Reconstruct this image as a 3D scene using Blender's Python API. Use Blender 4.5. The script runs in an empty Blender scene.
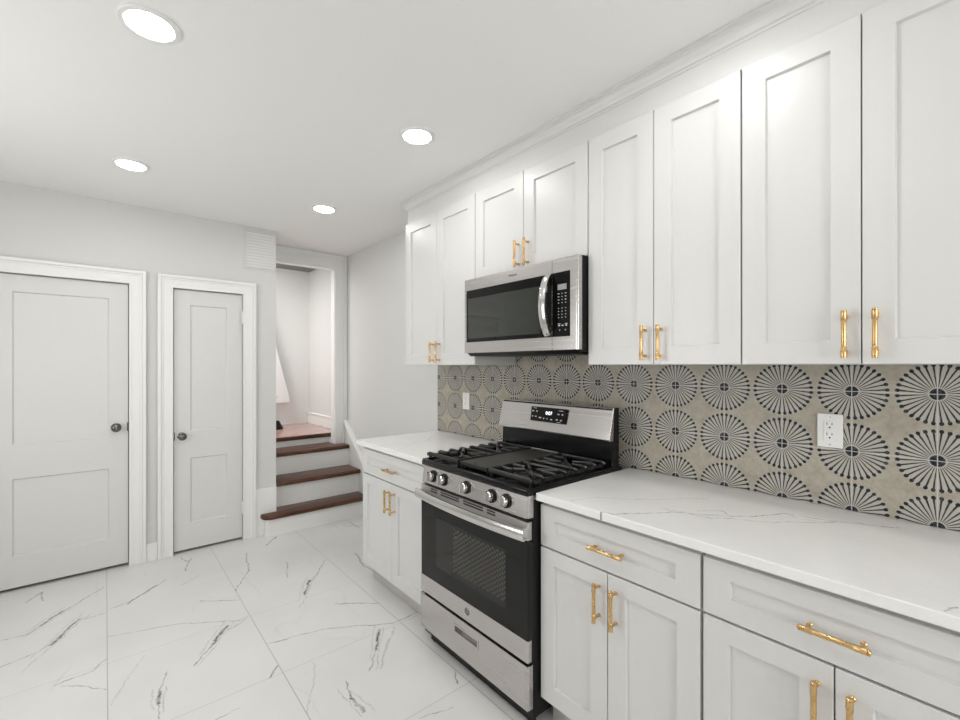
import bpy, bmesh, math, random
from mathutils import Vector, Matrix
random.seed(7)
PI = math.pi
S = bpy.context.scene
COL = S.collection

# ------------------------------------------------------------------ camera, world, light, exposure
CAM_H, YAW, F_PX, Y0 = 1.3992, 0.70116, 444.03, 365.62
cam_d = bpy.data.cameras.new('camera'); cam = bpy.data.objects.new('camera', cam_d); COL.objects.link(cam)
cam_d.sensor_width = 36.0; cam_d.lens = F_PX / 960.0 * 36.0
cam_d.shift_y = (Y0 - 360.0) / 960.0
cam_d.clip_start = 0.02; cam_d.clip_end = 60
cam.location = (0, 0, CAM_H); cam.rotation_euler = (PI / 2, 0, -YAW)
S.camera = cam
S.view_settings.view_transform = 'Standard'; S.view_settings.look = 'None'
S.view_settings.gamma = 1.0; S.view_settings.use_curve_mapping = False
S.view_settings.exposure = 0.14

W = bpy.data.worlds.new('world'); S.world = W; W.use_nodes = True
W.node_tree.nodes['Background'].inputs['Color'].default_value = (0.93, 0.96, 1.0, 1)
W.node_tree.nodes['Background'].inputs['Strength'].default_value = 1.0

LAMP_STRENGTH = 69.0
def area_light(name, loc, rot, sx, sy, power, color=(1, 1, 1)):
    d = bpy.data.lights.new(name, 'AREA'); d.shape = 'RECTANGLE'; d.size = sx; d.size_y = sy
    d.energy = power; d.color = color
    o = bpy.data.objects.new(name, d); COL.objects.link(o); o.location = loc; o.rotation_euler = rot
    return o
# added fill lights outside the invented rear and left windows and above the landing
area_light('fill_light_rear', (0.35, -2.33, 1.45), (PI / 2, 0, 0), 1.7, 1.3, 42, (1.0, 0.99, 0.97))
area_light('fill_light_left', (-1.42, 2.35, 1.45), (PI / 2, 0, -PI / 2), 1.3, 1.2, 21, (1.0, 0.99, 0.97))
area_light('fill_light_landing', (0.60, 4.98, 2.52), (0, 0, 0), 0.8, 0.7, 24, (1.0, 0.99, 0.97))  # fill panel hung under the landing ceiling, no opening there

# ------------------------------------------------------------------ dimensions
XW = 1.907          # tiled face of the right wall
XWALL = 1.9145      # plaster of the right wall
DY = 3.959          # wall with the two doors
BY = 4.427          # wall with the stair doorway
ZC = 2.5284         # ceiling
XL, YR = -1.30, -2.20

# ------------------------------------------------------------------ mesh helpers
def new(): return bmesh.new()
def merge(bm, tmp):
    me = bpy.data.meshes.new('t'); tmp.to_mesh(me); tmp.free(); bm.from_mesh(me); bpy.data.meshes.remove(me)
def box(bm, x0, x1, y0, y1, z0, z1, bev=0.0, seg=2):
    t = bmesh.new(); bmesh.ops.create_cube(t, size=1.0)
    for v in t.verts:
        v.co = Vector(((x0 + x1) / 2 + v.co.x * (x1 - x0), (y0 + y1) / 2 + v.co.y * (y1 - y0), (z0 + z1) / 2 + v.co.z * (z1 - z0)))
    if bev: bmesh.ops.bevel(t, geom=t.edges[:], offset=bev, segments=seg, profile=0.5, affect='EDGES')
    merge(bm, t); return bm
def frame_from(axis):
    z = Vector(axis).normalized(); a = Vector((0, 0, 1)) if abs(z.z) < 0.9 else Vector((1, 0, 0))
    x = a.cross(z).normalized(); return x, z.cross(x), z
def lathe(bm, org, axis, prof, n=24):
    """prof: (radius, height along axis)"""
    x, y, z = frame_from(axis); o = Vector(org); t = bmesh.new(); rings = []
    for r, h in prof:
        if r < 1e-6: rings.append([t.verts.new(o + z * h)])
        else: rings.append([t.verts.new(o + z * h + (x * math.cos(2 * PI * k / n) + y * math.sin(2 * PI * k / n)) * r) for k in range(n)])
    for a, b in zip(rings, rings[1:]):
        for k in range(n):
            q = [a[k % len(a)], a[(k + 1) % len(a)], b[(k + 1) % len(b)], b[k % len(b)]]
            u = []
            for v in q:
                if v not in u: u.append(v)
            if len(u) > 2: t.faces.new(u)
    for rg, fl in ((rings[0], 1), (rings[-1], 0)):
        if len(rg) > 2: t.faces.new(rg[::-1] if fl else rg)
    bmesh.ops.recalc_face_normals(t, faces=t.faces[:])
    merge(bm, t); return bm
def rod(bm, a, b, r, n=12, r2=None):
    a, b = Vector(a), Vector(b); L = (b - a).length
    return lathe(bm, a, b - a, [(r, 0), (r if r2 is None else r2, L)], n)
def prism(bm, pts, fn, d0, d1, bev=0.0, seg=2):
    """polygon pts (u,v) extruded from d0 to d1, fn(u,v,d)->xyz"""
    t = bmesh.new()
    A = [t.verts.new(fn(u, v, d0)) for u, v in pts]; B = [t.verts.new(fn(u, v, d1)) for u, v in pts]
    t.faces.new(A[::-1]); t.faces.new(B); n = len(pts)
    for k in range(n): t.faces.new((A[k], A[(k + 1) % n], B[(k + 1) % n], B[k]))
    bmesh.ops.recalc_face_normals(t, faces=t.faces[:])
    if bev: bmesh.ops.bevel(t, geom=t.edges[:], offset=bev, segments=seg, profile=0.5, affect='EDGES')
    merge(bm, t); return bm
def sweep(bm, path, prof, closed_ends=True):
    """prof: function(i) -> list of Vector for each station"""
    t = bmesh.new(); R = [[t.verts.new(p) for p in prof(i)] for i in range(len(path))]
    n = len(R[0])
    for a, b in zip(R, R[1:]):
        for k in range(n): t.faces.new((a[k], a[(k + 1) % n], b[(k + 1) % n], b[k]))
    t.faces.new(R[0][::-1]); t.faces.new(R[-1])
    bmesh.ops.recalc_face_normals(t, faces=t.faces[:]); merge(bm, t); return bm
def tube(bm, pts, r, n=8):
    pts = [Vector(p) for p in pts]
    def ring(i):
        d = (pts[min(i + 1, len(pts) - 1)] - pts[max(i - 1, 0)]).normalized(); x, y, z = frame_from(d)
        return [pts[i] + (x * math.cos(2 * PI * k / n) + y * math.sin(2 * PI * k / n)) * r for k in range(n)]
    return sweep(bm, pts, ring)
def panelled(bm, fn, us, vs, thick, recess, cham, edge=0.002):
    """a slab with recessed panels in cells (odd u, odd v); fn(u,v,w)->xyz, w outward"""
    t = bmesh.new()
    def q(*p): t.faces.new([t.verts.new(fn(*c)) for c in p])
    U0, U1, V0, V1 = us[0], us[-1], vs[0], vs[-1]
    uu = [U0 + edge] + us[1:-1] + [U1 - edge]; vv = [V0 + edge] + vs[1:-1] + [V1 - edge]
    for i in range(len(uu) - 1):
        for j in range(len(vv) - 1):
            a, b, c, d = uu[i], uu[i + 1], vv[j], vv[j + 1]
            if i % 2 and j % 2:
                k = cham; h = -recess
                q((a, c, 0), (b, c, 0), (b - k, c + k, h), (a + k, c + k, h)); q((b, c, 0), (b, d, 0), (b - k, d - k, h), (b - k, c + k, h))
                q((b, d, 0), (a, d, 0), (a + k, d - k, h), (b - k, d - k, h)); q((a, d, 0), (a, c, 0), (a + k, c + k, h), (a + k, d - k, h))
                q((a + k, c + k, h), (b - k, c + k, h), (b - k, d - k, h), (a + k, d - k, h))
            else: q((a, c, 0), (b, c, 0), (b, d, 0), (a, d, 0))
    A = [(uu[0], vv[0], 0), (uu[-1], vv[0], 0), (uu[-1], vv[-1], 0), (uu[0], vv[-1], 0)]
    B = [(U0, V0, -edge), (U1, V0, -edge), (U1, V1, -edge), (U0, V1, -edge)]
    C = [(u, v, -thick) for u, v, w in B]
    for P, Q in ((A, B), (B, C)):
        for k in range(4): q(P[k], P[(k + 1) % 4], Q[(k + 1) % 4], Q[k])
    q(*C[::-1])
    bmesh.ops.remove_doubles(t, verts=t.verts[:], dist=1e-5)
    bmesh.ops.recalc_face_normals(t, faces=t.faces[:]); merge(bm, t); return bm

def wpos(o):
    p = Vector((0, 0, 0))
    while o is not None: p = p + o.location; o = o.parent
    return p
def obj(name, bm, m, parent=None, origin=None, smooth=False):
    """bm in world coordinates -> ONE mesh object"""
    me = bpy.data.meshes.new(name)
    if parent is not None: org = wpos(parent)
    else: org = Vector(origin) if origin is not None else Vector((0, 0, 0))
    bm.to_mesh(me); bm.free(); me.transform(Matrix.Translation(-org)); me.materials.append(m)
    if smooth:
        for p in me.polygons: p.use_smooth = True
        try: me.set_sharp_from_angle(angle=math.radians(38))
        except Exception: pass
    o = bpy.data.objects.new(name, me); COL.objects.link(o)
    if parent is not None: o.parent = parent
    else: o.location = org
    return o
def tag(o, label, cat, group=None):
    o['label'] = label; o['category'] = cat
    if group: o['group'] = group
    return o
def thing(name, label, cat, loc, group=None):
    o = bpy.data.objects.new(name, None); o.empty_display_size = 0.05; COL.objects.link(o); o.location = loc
    return tag(o, label, cat, group)
def struct(name, bm, m, label=None, cat=None, parent=None, origin=None, smooth=False):
    o = obj(name, bm, m, parent, origin, smooth)
    if parent is None:
        o['kind'] = 'structure'
        if label: tag(o, label, cat)
    return o
def text_bm(s, size, o, right, up, depth=0.0004, font_scale=1.0):
    cu = bpy.data.curves.new('txt', 'FONT'); cu.body = s; cu.size = size; cu.align_x = 'CENTER'; cu.align_y = 'CENTER'; cu.extrude = depth
    ob = bpy.data.objects.new('txt', cu); COL.objects.link(ob)
    dg = bpy.context.evaluated_depsgraph_get(); dg.update()
    me = bpy.data.meshes.new_from_object(ob.evaluated_get(dg))
    r, u = Vector(right), Vector(up); n = r.cross(u)
    M = Matrix(((r.x, u.x, n.x, o[0]), (r.y, u.y, n.y, o[1]), (r.z, u.z, n.z, o[2]), (0, 0, 0, 1)))
    me.transform(M); bm = bmesh.new(); bm.from_mesh(me)
    bpy.data.objects.remove(ob); bpy.data.curves.remove(cu); bpy.data.meshes.remove(me)
    return bm

# ------------------------------------------------------------------ node materials
class NT:
    def __init__(s, name):
        s.m = bpy.data.materials.new(name); s.m.use_nodes = True; s.t = s.m.node_tree; s.b = s.t.nodes['Principled BSDF']
    def n(s, typ, **k):
        nd = s.t.nodes.new(typ)
        for a, v in k.items(): setattr(nd, a, v)
        return nd
    def l(s, a, b): s.t.links.new(a, b)
    def put(s, sock, v):
        if hasattr(v, 'is_linked') or isinstance(v, bpy.types.NodeSocket): s.l(v, sock)
        else: sock.default_value = v
    def math(s, op, a, b=None, c=None, clamp=False):
        nd = s.n('ShaderNodeMath', operation=op, use_clamp=clamp)
        for i, v in enumerate((a, b, c)):
            if v is not None: s.put(nd.inputs[i], v)
        return nd.outputs[0]
    def vec(s, op, a, b=None, scale=None, out=0):
        nd = s.n('ShaderNodeVectorMath', operation=op); s.put(nd.inputs[0], a)
        if b is not None: s.put(nd.inputs[1], b)
        if scale is not None: s.put(nd.inputs['Scale'], scale)
        return nd.outputs[out]
    def rng(s, v, a, b, c=0.0, d=1.0, smooth=False):
        nd = s.n('ShaderNodeMapRange', clamp=True)
        if smooth: nd.interpolation_type = 'SMOOTHSTEP'
        s.put(nd.inputs[0], v)
        for i, x in zip((1, 2, 3, 4), (a, b, c, d)): s.put(nd.inputs[i], x)
        return nd.outputs[0]
    def mix(s, f, a, b):
        nd = s.n('ShaderNodeMix', data_type='RGBA'); s.put(nd.inputs[0], f)
        for i, v in ((6, a), (7, b)):
            s.put(nd.inputs[i], v if not isinstance(v, tuple) else (*v, 1.0))
        return nd.outputs[2]
    def pos(s): return s.n('ShaderNodeNewGeometry').outputs['Position']
    def noise(s, v, scale, detail=4, rough=0.5, color=False):
        nd = s.n('ShaderNodeTexNoise'); s.put(nd.inputs['Vector'], v); nd.inputs['Scale'].default_value = scale
        nd.inputs['Detail'].default_value = detail; nd.inputs['Roughness'].default_value = rough
        return nd.outputs['Color' if color else 'Fac']
    def bump(s, h, strength, dist=0.002):
        nd = s.n('ShaderNodeBump'); nd.inputs['Strength'].default_value = strength; nd.inputs['Distance'].default_value = dist
        s.l(h, nd.inputs['Height']); s.l(nd.outputs[0], s.b.inputs['Normal'])
def plain(name, c, rough=0.5, metal=0.0, spec=0.5, vary=0.03, scale=30.0, bump=0.0, stretch=None, coat=0.0):
    t = NT(name); p = t.pos()
    if stretch: p = t.vec('MULTIPLY', p, stretch)
    f = t.noise(p, scale)
    col = t.mix(f, tuple(max(0, x * (1 - vary)) for x in c), tuple(min(1, x * (1 + vary)) for x in c))
    t.l(col, t.b.inputs['Base Color']); t.b.inputs['Metallic'].default_value = metal
    t.b.inputs['Specular IOR Level'].default_value = spec
    t.b.inputs['Coat Weight'].default_value = coat
    t.l(t.rng(f, 0.3, 0.7, rough * 0.92, rough * 1.08), t.b.inputs['Roughness'])
    if bump: t.bump(f, bump)
    return t.m
def glow(name, c, s):
    t = NT(name); t.b.inputs['Base Color'].default_value = (*c, 1); t.b.inputs['Emission Color'].default_value = (*c, 1)
    t.b.inputs['Emission Strength'].default_value = s; return t.m

M = {}
M['wall'] = plain('grey_wall_paint', (0.66, 0.658, 0.645), 0.75, vary=0.02, scale=120, bump=0.06)
M['ceil'] = plain('ceiling_paint', (0.87, 0.868, 0.85), 0.8, vary=0.015, scale=90, bump=0.05)
M['hallwall'] = plain('landing_wall_paint', (0.78, 0.78, 0.77), 0.7, vary=0.02, scale=20, bump=0.04)
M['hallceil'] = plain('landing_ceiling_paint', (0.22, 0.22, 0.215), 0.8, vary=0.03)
M['trim'] = plain('white_trim_paint', (0.82, 0.818, 0.805), 0.42, vary=0.015, scale=40, bump=0.02)
M['door'] = plain('white_door_paint', (0.68, 0.678, 0.666), 0.45, vary=0.015, scale=30, bump=0.02)
M['cab'] = plain('white_cabinet_lacquer', (0.685, 0.684, 0.676), 0.34, vary=0.01, scale=60)
M['kick'] = plain('toe_kick_paint', (0.52, 0.505, 0.50), 0.5, vary=0.02)
M['gold'] = plain('brushed_gold', (0.67, 0.445, 0.205), 0.28, metal=1.0, vary=0.015, scale=60)
M['steel'] = plain('brushed_stainless', (0.59, 0.565, 0.555), 0.26, metal=1.0, vary=0.02, scale=40, stretch=(3, 0.05, 3))
M['steelv'] = plain('polished_steel', (0.68, 0.665, 0.655), 0.18, metal=1.0, vary=0.01, scale=30)
M['black'] = plain('black_enamel', (0.005, 0.005, 0.006), 0.16, vary=0.1, spec=0.3)
M['steelr'] = plain('satin_steel', (0.60, 0.585, 0.575), 0.42, metal=1.0, vary=0.01, scale=30)
M['blackmat'] = plain('matte_black_sheet', (0.009, 0.009, 0.009), 0.42, vary=0.1, spec=0.22)
M['iron'] = plain('cast_iron', (0.009, 0.009, 0.009), 0.3, vary=0.2, scale=120, spec=0.6)
M['griddle'] = plain('griddle_plate', (0.035, 0.035, 0.030), 0.36, vary=0.1, scale=60)
M['glass'] = plain('black_oven_glass', (0.006, 0.006, 0.006), 0.05, vary=0.05, spec=0.28)
M['window_glass'] = plain('tinted_oven_window', (0.016, 0.016, 0.0145), 0.06, vary=0.1, spec=0.35)
M['mw_window'] = plain('grey_microwave_window', (0.034, 0.038, 0.034), 0.05, vary=0.06, spec=0.6)
M['white_plastic'] = plain('white_plastic', (0.85, 0.85, 0.83), 0.35, vary=0.01)
M['slot'] = plain('dark_slot', (0.02, 0.02, 0.02), 0.6)
M['mark'] = plain('pale_print', (0.62, 0.62, 0.62), 0.5)
M['ink'] = plain('dark_print', (0.03, 0.03, 0.03), 0.5)
M['digits'] = glow('lit_digits', (0.9, 0.95, 1.0), 1.4)
M['lcd'] = plain('grey_display', (0.30, 0.31, 0.31), 0.3)
M['knob'] = plain('dark_nickel', (0.16, 0.155, 0.15), 0.18, metal=1.0, vary=0.3, scale=120)
M['lamp'] = glow('lamp_diffuser', (1.0, 0.985, 0.96), LAMP_STRENGTH)
M['canrim'] = plain('lamp_trim_white', (0.82, 0.82, 0.81), 0.4, vary=0.01)

def stair_wood(name, a, b, rough=0.28):
    t = NT(name); p = t.vec('MULTIPLY', t.pos(), (1.2, 14, 14)); n1 = t.noise(p, 3.0, 6, 0.6); n2 = t.noise(t.pos(), 5, 3)
    col = t.mix(t.rng(n1, 0.3, 0.72), a, b); col = t.mix(t.math('MULTIPLY', n2, 0.35), col, tuple(x * 0.55 for x in a))
    t.l(col, t.b.inputs['Base Color']); t.b.inputs['Roughness'].default_value = rough; t.b.inputs['Coat Weight'].default_value = 0.05; t.b.inputs['Specular IOR Level'].default_value = 0.35
    return t.m
M['wood'] = stair_wood('dark_stair_oak', (0.036, 0.014, 0.0075), (0.19, 0.076, 0.036), 0.34)
def landing_floor():
    t = NT('red_oak_landing'); p = t.pos(); s = t.n('ShaderNodeSeparateXYZ'); t.l(p, s.inputs[0])
    f = t.math('FRACT', t.math('MULTIPLY', s.outputs['Y'], 14.0)); gap = t.rng(f, 0.0, 0.06, 1.0, 0.0)
    n1 = t.noise(t.vec('MULTIPLY', p, (2, 20, 1)), 3, 5)
    col = t.mix(n1, (0.40, 0.22, 0.185), (0.54, 0.37, 0.33)); col = t.mix(t.math('MULTIPLY', gap, 0.4), col, (0.15, 0.07, 0.05))
    t.l(col, t.b.inputs['Base Color']); t.b.inputs['Roughness'].default_value = 0.22; t.b.inputs['Coat Weight'].default_value = 0.3
    return t.m
M['landing'] = landing_floor()

def add_veins(t, P, veins, acc=None):
    """veins: (points, width, strength); returns a mask"""
    for pts, w, st in veins:
        for a, b in zip(pts, pts[1:]):
            a3 = Vector((a[0], a[1], 0)); ab = Vector((b[0] - a[0], b[1] - a[1], 0)); L2 = ab.length_squared
            if acc is not None:      # chained so that only one segment is evaluated at a time
                nd = t.n('ShaderNodeVectorMath', operation='MULTIPLY_ADD'); t.l(acc, nd.inputs[0]); nd.inputs[1].default_value = (1e-7, 1e-7, 0); t.l(P, nd.inputs[2])
                P = nd.outputs[0]
            q = t.vec('SUBTRACT', P, tuple(a3)); d = t.vec('DOT_PRODUCT', q, tuple(ab / L2), out=1)
            d = t.math('ADD', d, 0.0, clamp=True)
            nd = t.n('ShaderNodeVectorMath', operation='SCALE'); nd.inputs[0].default_value = tuple(ab); t.l(d, nd.inputs['Scale'])
            dist = t.vec('DISTANCE', q, nd.outputs[0], out=1)
            k = t.rng(dist, 0.0, w, st, 0.0, smooth=True)
            acc = k if acc is None else t.math('MAXIMUM', acc, k)
    return acc
def flat(t, p): return t.vec('MULTIPLY', p, (1, 1, 0))
def marble_floor():
    t = NT('white_marble_tile'); p = flat(t, t.pos())
    d1 = t.vec('SUBTRACT', t.noise(p, 5.0, 3, color=True), (0.5, 0.5, 0.5)); d2 = t.vec('SUBTRACT', t.noise(p, 32.0, 3, color=True), (0.5, 0.5, 0.5))
    P = flat(t, t.vec('ADD', p, t.vec('ADD', t.vec('SCALE', d1, scale=0.055), t.vec('SCALE', d2, scale=0.022))))
    V = VEINS_FLOOR
    m = add_veins(t, P, V)
    brk = t.rng(t.noise(p, 26.0, 4, 0.6), 0.36, 0.55, 0.4, 1.15)
    m = t.math('MULTIPLY', m, brk)
    # faint veins everywhere: ridges of a stretched noise
    r = t.n('ShaderNodeMapping'); r.inputs['Rotation'].default_value = (0, 0, 0.75); r.inputs['Scale'].default_value = (1.0, 0.33, 1); t.l(P, r.inputs[0])
    nz = t.noise(r.outputs[0], 2.2, 2); rid = t.math('ABSOLUTE', t.math('SUBTRACT', nz, 0.5))
    gate = t.rng(t.noise(p, 1.7, 2), 0.50, 0.66)
    faint = t.math('MULTIPLY', t.rng(rid, 0.0, 0.008, 0.14, 0.0, smooth=True), gate)
    m = t.math('MAXIMUM', m, faint)
    cloud = t.noise(p, 1.6, 5, 0.55)
    col = t.mix(t.rng(cloud, 0.35, 0.7), (0.75, 0.745, 0.73), (0.69, 0.685, 0.67))
    col = t.mix(m, col, (0.12, 0.115, 0.11))
    s = t.n('ShaderNodeSeparateXYZ'); t.l(p, s.inputs[0])
    def joint(c, off, pitch, w):
        u = t.math('DIVIDE', t.math('SUBTRACT', c, off), pitch); f = t.math('ABSOLUTE', t.math('SUBTRACT', u, t.math('ROUND', u)))
        return t.rng(t.math('MULTIPLY', f, pitch), w * 0.5, w, 1.0, 0.0)
    jx = joint(s.outputs['X'], 0.008, 0.6115, 0.0027); jy = joint(s.outputs['Y'], 2.127, 0.597, 0.0026)
    jj = t.math('MAXIMUM', t.math('MULTIPLY', jx, 0.62), t.math('MULTIPLY', jy, 0.42))
    col = t.mix(jj, col, (0.19, 0.185, 0.18))
    t.l(col, t.b.inputs['Base Color'])
    t.l(t.math('ADD', t.math('MULTIPLY', jj, 0.4), 0.2), t.b.inputs['Roughness'])
    t.b.inputs['Specular IOR Level'].default_value = 0.42
    return t.m
#VEINS-BEGIN
VEINS_FLOOR = [
([(-0.408, 3.297), (-0.311, 3.292), (-0.196, 3.466), (-0.005, 3.677)], 0.006, 0.55),
([(-0.268, 3.361), (-0.188, 3.472)], 0.012, 0.8),
([(-0.373, 3.013), (-0.244, 3.055), (-0.118, 3.283), (-0.013, 3.285)], 0.006, 0.5),
([(-0.211, 3.088), (-0.106, 3.299)], 0.012, 0.8),
([(-0.162, 2.69), (-0.046, 2.701), (0.007, 2.766)], 0.005, 0.5),
([(-0.138, 2.662), (0.006, 2.509)], 0.004, 0.5),
([(0.021, 3.323), (0.136, 3.354), (0.3, 3.557)], 0.006, 0.5),
([(0.103, 3.324), (0.243, 3.501)], 0.01, 0.7),
([(0.431, 3.091), (0.611, 2.954)], 0.006, 0.6),
([(0.015, 2.983), (0.31, 2.885), (0.563, 2.721), (0.61, 2.732)], 0.005, 0.45),
([(0.321, 2.445), (0.454, 2.624), (0.502, 2.711)], 0.008, 0.6),
([(0.409, 2.565), (0.502, 2.711)], 0.013, 0.85),
([(0.493, 2.659), (0.597, 2.718)], 0.008, 0.35),
([(0.157, 2.162), (0.181, 2.315), (0.209, 2.478)], 0.005, 0.5),
([(0.174, 2.263), (0.187, 2.348)], 0.012, 0.85),
([(0.015, 2.383), (0.147, 2.676)], 0.004, 0.25),
([(0.461, 3.794), (0.416, 3.608)], 0.007, 0.6),
([(0.43, 3.886), (0.449, 3.74), (0.483, 3.819)], 0.006, 0.5),
([(0.804, 3.661), (0.753, 3.343), (0.616, 3.088)], 0.006, 0.6),
([(0.985, 3.309), (0.92, 3.07)], 0.006, 0.5),
([(0.918, 2.754), (1.032, 2.922), (1.215, 3.157)], 0.007, 0.5),
([(0.931, 2.774), (1.027, 2.926)], 0.013, 0.9),
([(1.044, 2.544), (1.229, 2.388)], 0.006, 0.65),
([(0.622, 2.396), (0.916, 2.325), (1.192, 2.153), (1.392, 2.166)], 0.005, 0.5),
([(0.622, 2.396), (0.705, 2.368)], 0.006, 0.6),
([(1.092, 2.213), (1.192, 2.153), (1.392, 2.166)], 0.005, 0.75),
([(0.924, 1.883), (1.033, 2.007), (1.12, 2.153)], 0.006, 0.5),
([(1.022, 1.996), (1.112, 2.137)], 0.013, 0.9),
([(0.966, 1.856), (1.182, 2.113)], 0.009, 0.3),
([(0.623, 1.808), (0.757, 2.104)], 0.005, 0.25),
([(0.82, 1.886), (0.786, 1.768), (0.794, 1.69)], 0.006, 0.6),
([(0.788, 1.781), (0.794, 1.69)], 0.011, 0.8),
([(0.561, 2.129), (0.615, 2.187)], 0.008, 0.7),
([(1.426, 3.136), (1.381, 2.892), (1.407, 2.733)], 0.009, 0.55),
([(1.579, 3.737), (1.716, 3.653)], 0.012, 0.5),
([(1.674, 3.786), (1.678, 3.591)], 0.012, 0.4),
([(0.965, 3.718), (1.066, 3.844)], 0.01, 0.7),
([(1.224, 1.62), (1.178, 1.551)], 0.005, 0.7),
([(0.955, 1.501), (1.089, 1.462)], 0.004, 0.5),
([(0.332, 2.015), (0.421, 2.019)], 0.004, 0.5),
([(-0.361, 3.73), (-0.298, 3.843), (-0.274, 3.701)], 0.009, 0.5),
([(0.365, 3.398), (0.484, 3.474)], 0.004, 0.3),
([(-0.318, 3.329), (-0.188, 3.523)], 0.007, 0.2),
([(-0.33, 3.254), (-0.156, 3.483)], 0.004, 0.35),
([(-0.273, 3.013), (-0.101, 3.376)], 0.007, 0.2),
([(-0.295, 2.893), (-0.067, 3.332)], 0.004, 0.35),
([(0.353, 2.518), (0.505, 2.771)], 0.007, 0.2),
([(0.335, 2.427), (0.537, 2.729)], 0.004, 0.35),
([(0.147, 2.232), (0.161, 2.378)], 0.007, 0.2),
([(0.174, 2.185), (0.209, 2.362)], 0.004, 0.35),
([(0.874, 2.725), (1.03, 2.988)], 0.007, 0.2),
([(0.855, 2.631), (1.063, 2.946)], 0.004, 0.35),
([(0.967, 1.951), (1.114, 2.195)], 0.007, 0.2),
([(0.951, 1.863), (1.147, 2.154)], 0.004, 0.35),
([(0.808, 1.819), (0.826, 1.665)], 0.007, 0.2),
([(0.771, 1.862), (0.775, 1.67)], 0.004, 0.35)]
VEINS_COUNTER = [
([(1.248, 0.872), (1.262, 0.835), (1.346, 0.777), (1.431, 0.718), (1.538, 0.564), (1.715, 0.465), (1.735, 0.338), (1.815, 0.204)], 0.0035, 0.75),
([(1.445, 0.761), (1.456, 0.697), (1.472, 0.608), (1.6, 0.452), (1.722, 0.338)], 0.003, 0.6),
([(1.277, 1.011), (1.36, 0.99), (1.465, 0.878), (1.673, 0.702)], 0.003, 0.42),
([(1.608, 1.129), (1.723, 1.032)], 0.004, 0.25),
([(1.263, 0.073), (1.308, 0.059)], 0.004, 0.6),
([(1.517, 0.659), (1.573, 0.611), (1.538, 0.564)], 0.003, 0.6),
([(1.715, 0.465), (1.68, 0.42), (1.722, 0.338)], 0.003, 0.5),
([(1.573, 2.412), (1.698, 2.517), (1.674, 2.377)], 0.004, 0.3),
([(1.244, 2.214), (1.57, 2.466)], 0.005, 0.2),
([(1.412, 2.273), (1.957, 2.727)], 0.005, 0.2)]
#VEINS-END
M['floor'] = marble_floor()
def quartz():
    t = NT('white_quartz'); p = flat(t, t.pos())
    d1 = t.vec('SUBTRACT', t.noise(p, 9.0, 3, color=True), (0.5, 0.5, 0.5)); d2 = t.vec('SUBTRACT', t.noise(p, 55.0, 3, color=True), (0.5, 0.5, 0.5))
    P = flat(t, t.vec('ADD', p, t.vec('ADD', t.vec('SCALE', d1, scale=0.05), t.vec('SCALE', d2, scale=0.014))))
    m = add_veins(t, P, VEINS_COUNTER)
    brk = t.rng(t.noise(p, 45.0, 4, 0.6), 0.38, 0.56, 0.4, 1.2); m = t.math('MULTIPLY', m, brk)
    sp = t.noise(t.pos(), 260.0, 2); cl = t.noise(p, 4.0, 5, 0.6)
    col = t.mix(t.rng(cl, 0.35, 0.7), (0.90, 0.895, 0.88), (0.84, 0.835, 0.825)); col = t.mix(t.math('MULTIPLY', t.rng(sp, 0.55, 0.7), 0.10), col, (0.5, 0.5, 0.5))
    col = t.mix(m, col, (0.16, 0.16, 0.16))
    t.l(col, t.b.inputs['Base Color']); t.b.inputs['Roughness'].default_value = 0.16; t.b.inputs['Specular IOR Level'].default_value = 0.5
    return t.m
M['quartz'] = quartz()
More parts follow.
